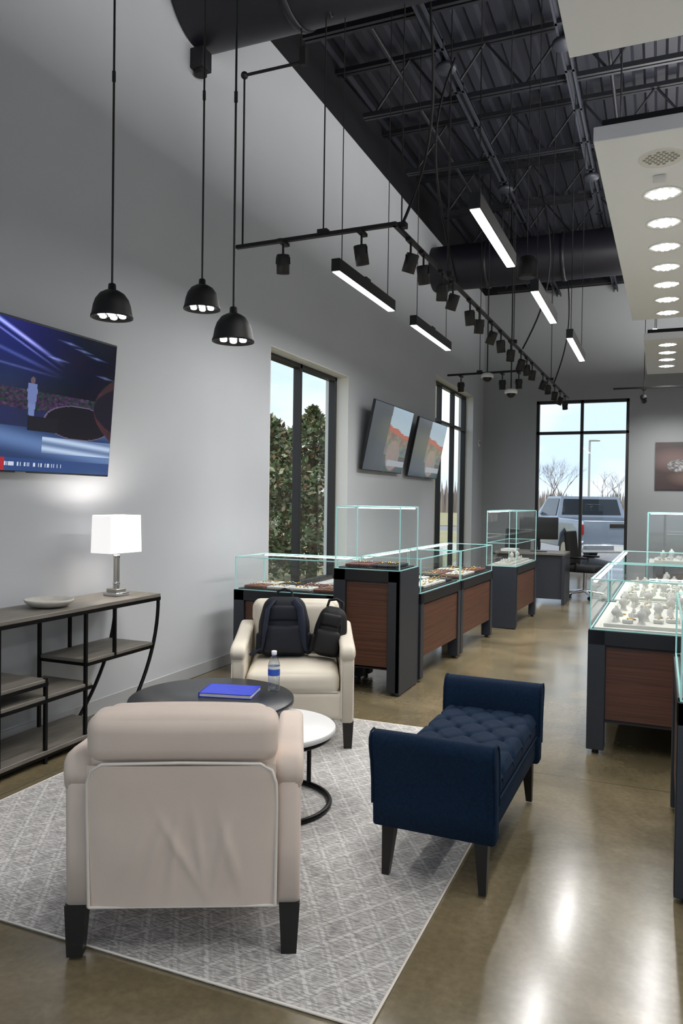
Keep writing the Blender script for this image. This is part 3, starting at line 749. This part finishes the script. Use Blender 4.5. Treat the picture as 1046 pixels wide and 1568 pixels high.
def showcase(name,x0,x1,y0,y1,hb,hg,kind='white',dark=(),seed=1,rot=0,shelf=False,open_h=.19,pw=.10):
    cx,cy=(x0+x1)/2,(y0+y1)/2; w,d=(x1-x0)/2,(y1-y0)/2
    q=B(name)
    for sx in(-1,1):
        for sy in(-1,1):
            X=sx*(w-pw/2); Y=sy*(d-.04); q.box((X,Y,(hb)/2+.012),(pw,.08,hb-.024),m_case,.004,None,1)
            q.cyl((X,Y,0),(X,Y,.02),.02,m_plastic,n=12)
    q.b2((-w,-d,hb-.09),(w,d,hb),m_cased,.004,1)
    q.b2((-w+.03,-d+.03,open_h),(w-.03,d-.03,hb-.05),m_case)
    q.b2((-w+.05,-d+.02,open_h),(w-.05,d-.02,open_h+.02),m_cased)
    z0,z1=open_h+.01,hb-.1
    def face(ax,sg):
        mt=m_case if (ax,sg) in dark else m_wood
        if ax=='y': 
            q.b2((-w+pw+.004,sg*(d-.02),z0),(w-pw-.004,sg*(d-.035),z1),mt)
            if mt is m_case: q.b2((-w,sg*(d+.002),0.012),(w,sg*(d-.03),hb-.001),mt)
        else:
            q.b2((sg*(w-.012),-d+.085,z0),(sg*(w-.035),d-.085,z1),mt)
            if mt is m_case: q.b2((sg*(w+.002),-d,.012),(sg*(w-.03),d,hb-.001),mt)
    for a in(('y',-1),('y',1),('x',-1),('x',1)): face(*a)
    g=.012; X,Y=w-g,d-g; za,zb=hb,hb+hg
    q.quad((-X,-Y,za),(X,-Y,za),(X,-Y,zb),(-X,-Y,zb),m_glass); q.quad((-X,Y,za),(X,Y,za),(X,Y,zb),(-X,Y,zb),m_glass)
    q.quad((-X,-Y,za),(-X,Y,za),(-X,Y,zb),(-X,-Y,zb),m_glass); q.quad((X,-Y,za),(X,Y,za),(X,Y,zb),(X,-Y,zb),m_glass)
    q.quad((-X,-Y,zb),(X,-Y,zb),(X,Y,zb),(-X,Y,zb),m_glass)
    e=.0038
    for sx in(-1,1):
        for sy in(-1,1): q.b2((sx*X-e,sy*Y-e,za),(sx*X+e,sy*Y+e,zb),m_edge)
        q.b2((sx*X-e,-Y,zb-e),(sx*X+e,Y,zb+e),m_edge); q.b2((sx*X-e,-Y,za),(sx*X+e,Y,za+.005),m_edge)
    for sy in(-1,1): q.b2((-X,sy*Y-e,zb-e),(X,sy*Y+e,zb+e),m_edge); q.b2((-X,sy*Y-e,za),(X,sy*Y+e,za+.005),m_edge)
    q.b2((-w+.03,-d+.03,za),(w-.03,d-.03,za+.012),m_deckc if kind=='white' else m_cased)
    items(q,-w+.05,w-.05,-d+.05,d-.05,za+.012,kind,seed)
    if w>d: q.b2((-X+.02,Y-.03,zb-.018),(X-.02,Y-.012,zb-.008),m_led3)
    else: q.b2((-X+.012,-Y+.02,zb-.018),(-X+.03,Y-.02,zb-.008),m_led3)
    if shelf:
        q.quad((-X,-Y,zb-hg*.58),(X,-Y,zb-hg*.58),(X,Y,zb-hg*.58),(-X,Y,zb-hg*.58),m_glass)
        for sy in(-1,1): q.b2((-X,sy*Y-.003,zb-hg*.58-.003),(X,sy*Y+.003,zb-hg*.58+.003),m_edge)
        for sx in(-1,1): q.b2((sx*X-.003,-Y,zb-hg*.58-.003),(sx*X+.003,Y,zb-hg*.58+.003),m_edge)
    return q.done((cx,cy,0),(0,0,rot))
showcase('jewelry_showcase',-3.32,-2.36,5.62,6.15,.72,.275,'tray',seed=2)
showcase('tall_jewelry_showcase',-2.35,-1.80,5.50,5.98,.955,.485,'tray',dark=(('x',1),),seed=3)
r1=math.radians(-2.5)
showcase('jewelry_showcase',-2.31,-1.76,6.02,7.17,.73,.285,'tray',seed=4,rot=r1)
showcase('jewelry_showcase',-2.26,-1.71,7.20,8.42,.73,.285,'tray',seed=5,rot=r1)
showcase('tall_jewelry_showcase',-1.87,-1.5,9.0,10.2,.73,.65,'white',dark=(('y',-1),),seed=6,rot=r1,shelf=True,pw=.08)
showcase('jewelry_showcase',-.37,.75,4.76,6.1,.74,.30,'white',seed=7,rot=math.radians(-1))
showcase('jewelry_showcase',-.33,.75,6.2,7.75,.74,.30,'white',seed=8,rot=math.radians(-1))
showcase('tall_jewelry_showcase',-.12,.75,8.1,8.75,.90,.5,'white',seed=9)
showcase('jewelry_showcase',.075,1.2,3.10,4.1,.76,.30,'white',seed=10)

# ---------------- desk area
q=B('office_desk'); q.b2((-.5,-.35,.72),(.5,.35,.75),m_greywood,.003,1); q.b2((-.5,-.35,0),(-.46,.35,.72),m_case); q.b2((.46,-.35,0),(.5,.35,.72),m_case); q.b2((-.46,-.3,.08),(.46,-.28,.72),m_case)
q.b2((.1,-.27,.1),(.45,.3,.7),m_cased,.003,1); q.done((-1.75,11.75,0))
q=B('computer_monitor'); q.cushion((0,0,.35),(.56,.03,.33),m_plastic,.01,m=3); q.box((0,.03,.2),(.05,.02,.25),m_plastic,.004); q.b2((-.12,-.05,0),(.12,.12,.012),m_plastic,.004); q.done((-1.66,11.65,.751),(0,0,math.radians(12)))
q=B('document_stack'); q.box((0,0,.01),(.22,.3,.02),m_page,.001,Rz(4),1); q.box((.01,0,.028),(.21,.29,.014),m_page,.001,Rz(-6),1); q.done((-2.08,11.6,.751))
def office_chair(x,y,r):
    q=B('office_chair')
    for k in range(5):
        a=2*pi*k/5; q.tube([(0,0,.12),(.28*math.cos(a),.28*math.sin(a),.08)],[.028,.016],m_chrome,8); q.cyl((.28*math.cos(a)-.02,.28*math.sin(a),.03),(.28*math.cos(a)+.02,.28*math.sin(a),.03),.03,m_plastic,n=12)
    q.cyl((0,0,.1),(0,0,.42),.028,m_chrome); q.cushion((0,0,.46),(.48,.48,.09),m_bag2,.04,(0,0,.01),m=4)
    def bend(p): p.y+=-.5*(p.x**2); return p
    q.cushion((0,.24,.78),(.44,.05,.52),m_bag2,.024,fn=bend,rot=Rx(-6),m=6); q.tube([(0,.1,.42),(0,.26,.45),(0,.28,.7)],.018,m_plastic,8)
    for s in(-1,1): q.tube([(s*.2,.05,.42),(s*.27,.05,.45),(s*.27,.05,.62)],.012,m_plastic,8); q.box((s*.27,.0,.64),(.06,.26,.03),m_plastic,.012)
    q.done((x,y,0),(0,0,r))
office_chair(-1.06,12.45,math.radians(75)); office_chair(-2.2,12.6,math.radians(-10))

# ---------------- exterior
q=B('ground_outside'); q.b2((-60,-30,-.35),(60,120,-.17),m_concrete_out); q.done()
q=B('sidewalk'); q.b2((-4.7,YF-4,-.17),(XL-.3,YB+2.6,-.04),m_side,.01); q.b2((XL-.3,YB+.3,-.17),(8,YB+2.6,-.04),m_side,.01); q.done()
q=B('lawn'); q.b2((-30,-5,-.17),(-4.75,40,-.13),m_grass); q.done()
q=B('lawn'); q.b2((-40,48,-.17),(50,110,-.13),m_grass); q.done()
q=B('exterior_column'); q.b2((-.18,-.18,-.04),(.18,.18,3.9),m_stucco); q.b2((-.24,-.24,-.04),(.24,.24,.5),m_stucco,.01); q.done((-4.4,15.3,0))
def leafy(x,y,h,r,n,seed):
    rnd=random.Random(seed); q=B('magnolia_tree'); q.tube([(0,0,-.129),(.05,.02,h*.4),(0,0,h*.9)],[.12,.08,.02],m_bark,8)
    for _ in range(n):
        t=rnd.random()**.8; z=.1+t*(h-.1); rr=r*(1-t**3.2)*(.82+.2*math.sin(z*7+seed))*math.sqrt(rnd.uniform(.35,1)); a=rnd.uniform(0,2*pi)
        lump=1+.2*math.sin(3*a+z*3)
        p=Vector((rr*lump*math.cos(a),rr*lump*math.sin(a),z)); d=Vector((rnd.uniform(-1,1),rnd.uniform(-1,1),rnd.uniform(-.4,1))).normalized(); s_=d.orthogonal().normalized()*.034; s_.rotate(Matrix.Rotation(rnd.uniform(0,6.28),3,d)); L_=rnd.uniform(.09,.16)
        q.add([p,p+d*L_*.5+s_,p+d*L_,p+d*L_*.5-s_],[(0,1,2,3)],rnd.choice([m_leaf1,m_leaf1,m_leaf2,m_leaf3]))
    q.done((x,y,0))
leafy(-6.2,11.1,3.0,1.3,6500,1); leafy(-6.15,13.3,3.2,1.25,6500,2); leafy(-8.6,16.0,3.4,2.2,8000,3); leafy(-6.3,8.7,2.3,1.1,4500,4)
def bare(x,y,h,seed):
    rnd=random.Random(seed); q=B('leafless_tree')
    def br(p,d,L,r,k):
        e=p+d*L; q.tube([p,(p+e)/2+Vector((rnd.uniform(-1,1),rnd.uniform(-1,1),0))*L*.05,e],[r,r*.8,r*.6],m_bark,4)
        if k==0: return
        for _ in range(3 if k>1 else 4):
            nd=(d+Vector((rnd.uniform(-1,1),rnd.uniform(-1,1),rnd.uniform(-.1,.7)))*.75).normalized(); br(p+d*L*rnd.uniform(.55,1),nd,L*rnd.uniform(.55,.75),r*.5,k-1)
    br(Vector((0,0,-.129)),Vector((0,0,1)),h*.34,h*.012,5); q.done((x,y,0))
for x,y,h,s in((-6.5,50,6,1),(-2.4,54,5,2),(-9.5,60,6.5,3),(0.5,62,5.5,4),(-4.6,70,6,6),(-7.6,66,7,8),(-1.2,66,6,9)): bare(x,y,h,s)
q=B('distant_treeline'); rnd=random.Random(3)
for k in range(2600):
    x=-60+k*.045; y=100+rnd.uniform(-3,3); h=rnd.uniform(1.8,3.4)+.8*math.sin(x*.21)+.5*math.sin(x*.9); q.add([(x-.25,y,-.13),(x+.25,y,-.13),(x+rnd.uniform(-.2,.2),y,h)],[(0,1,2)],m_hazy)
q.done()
q=B('parking_lot_lamp_post'); q.cyl((0,0,-.13),(0,0,6.2),.08,m_silver,n=10); q.box((.35,0,6.25),(.8,.3,.12),m_silver,.02); q.cyl((0,0,-.13),(0,0,.6),.25,m_side,n=16); q.done((-5.1,62,0))
def truck(name,loc,rot):
    q=B(name)
    for s in(-1,1):
        q.prism([(-2.75,.55),(-2.75,1.22),(-.75,1.25),(1.3,1.25),(2.5,1.15),(2.7,.95),(2.7,.5),(2.2,.5),(2.05,.85),(1.75,1.0),(1.45,.85),(1.3,.5),(-1.1,.5),(-1.25,.85),(-1.6,1.0),(-1.9,.85),(-2.05,.5)],s*.86,s*1.0,m_truck,.03,3)
        for y in(-1.58,1.75): q.cyl((s*.75,y,.40),(s*.99,y,.40),.40,m_tire,n=28); q.cyl((s*.98,y,.40),(s*1.0,y,.40),.24,m_silver,n=20)
        q.box((s*.94,-2.76,1.0),(.11,.06,.26),m_red,.02)
        q.box((s*1.08,.95,1.32),(.2,.1,.22),m_truck,.03)
        q.quad((s*.935,-.65,1.30),(s*.935,.9,1.30),(s*.81,.55,1.76),(s*.81,-.55,1.76),m_tglass)
    q.box((0,-2.72,.92),(1.8,.06,.6),m_truck,.02); q.box((0,-2.755,1.1),(.5,.02,.1),m_matte,.01); q.box((0,-2.82,.55),(1.9,.16,.2),m_chrome,.03); q.box((0,-2.91,.56),(.4,.02,.12),m_page)
    q.b2((-.9,-2.7,.6),(.9,2.6,.75),m_matte); q.b2((-.87,-.8,.7),(.87,1.3,1.27),m_truck); q.b2((-.87,1.2,.6),(.87,2.68,1.17),m_truck,.06)
    vs=[(-.93,-.78,1.25),(.93,-.78,1.25),(.93,1.3,1.25),(-.93,1.3,1.25),(-.78,-.62,1.82),(.78,-.62,1.82),(.78,.55,1.82),(-.78,.55,1.82)]
    q.add(vs,[(4,5,6,7),(0,1,5,4),(1,2,6,5),(2,3,7,6),(3,0,4,7)],m_truck)
    q.quad((-.8,-.765,1.33),(.8,-.765,1.33),(.72,-.655,1.75),(-.72,-.655,1.75),m_tglass); q.quad((-.85,1.25,1.33),(.85,1.25,1.33),(.74,.64,1.76),(-.74,.64,1.76),m_tglass)
    return q.done(loc,(0,0,rot))
truck('pickup_truck',(-2.0,22.2,-.17),math.radians(24))

# ---------------- world + lights
w=bpy.data.worlds.new('sky'); bpy.context.scene.world=w; w.use_nodes=True; nt=w.node_tree
bg=nt.nodes['Background']; tc=nt.nodes.new('ShaderNodeTexCoord'); n=nt.nodes.new('ShaderNodeTexNoise'); n.inputs['Scale'].default_value=2.6; n.inputs['Detail'].default_value=7
mp=nt.nodes.new('ShaderNodeMapping'); mp.inputs['Scale'].default_value=(1,1,3); nt.links.new(tc.outputs['Generated'],mp.inputs[0]); nt.links.new(mp.outputs[0],n.inputs['Vector'])
r=nt.nodes.new('ShaderNodeValToRGB'); r.color_ramp.elements[0].position=.42; r.color_ramp.elements[0].color=(.41,.51,.64,1); r.color_ramp.elements[1].position=.58; r.color_ramp.elements[1].color=(.62,.68,.74,1)
nt.links.new(n.outputs['Fac'],r.inputs[0]); nt.links.new(r.outputs[0],bg.inputs[0]); bg.inputs[1].default_value=1.55
# soft sun lamp added to brighten the trees, high and behind the building
lamp('SUN','tree_fill_sun',(10,-10,30),2.6,target=(10-.25*30,-10+.2*30,30-.95*30),color=(1,.97,.92),angle=math.radians(12))
def portal(name,loc,tgt,sx,sy):
    o=lamp('AREA',name,loc,1,target=tgt,shape='RECTANGLE',size=sx,size_y=sy); o.data.cycles.is_portal=True
portal('window_1_portal',(XL-.28,7.68,1.75),(0,7.68,1.75),2.04,2.5)
portal('window_2_portal',(XL-.28,14.02,1.87),(0,14.02,1.87),2.85,3.5)
portal('window_3_portal',(-1.52,YB+.28,1.8),(-1.52,0,1.8),1.83,3.55)
portal('window_4_portal',(.8,YF-.28,2.25),(.8,5,2.25),6.8,4.3)
# ---------------- camera
cam=bpy.data.cameras.new('camera'); co=bpy.data.objects.new('camera',cam); bpy.context.scene.collection.objects.link(co)
cam.sensor_fit='HORIZONTAL'; cam.sensor_width=36; cam.lens=40.3; cam.clip_start=.05; cam.clip_end=500
Rm=Matrix.Rotation(TH,3,'Z')@Matrix.Rotation(math.radians(90-1.0),3,'X')@Matrix.Rotation(math.radians(.8),3,'Z')
co.location=(0,0,1.5); co.rotation_euler=Rm.to_euler()
sc=bpy.context.scene; sc.camera=co
sc.view_settings.view_transform='Standard'; sc.view_settings.look='None'; sc.view_settings.exposure=.38
try: sc.cycles.transparent_max_bounces=24
except Exception as e: print(e)
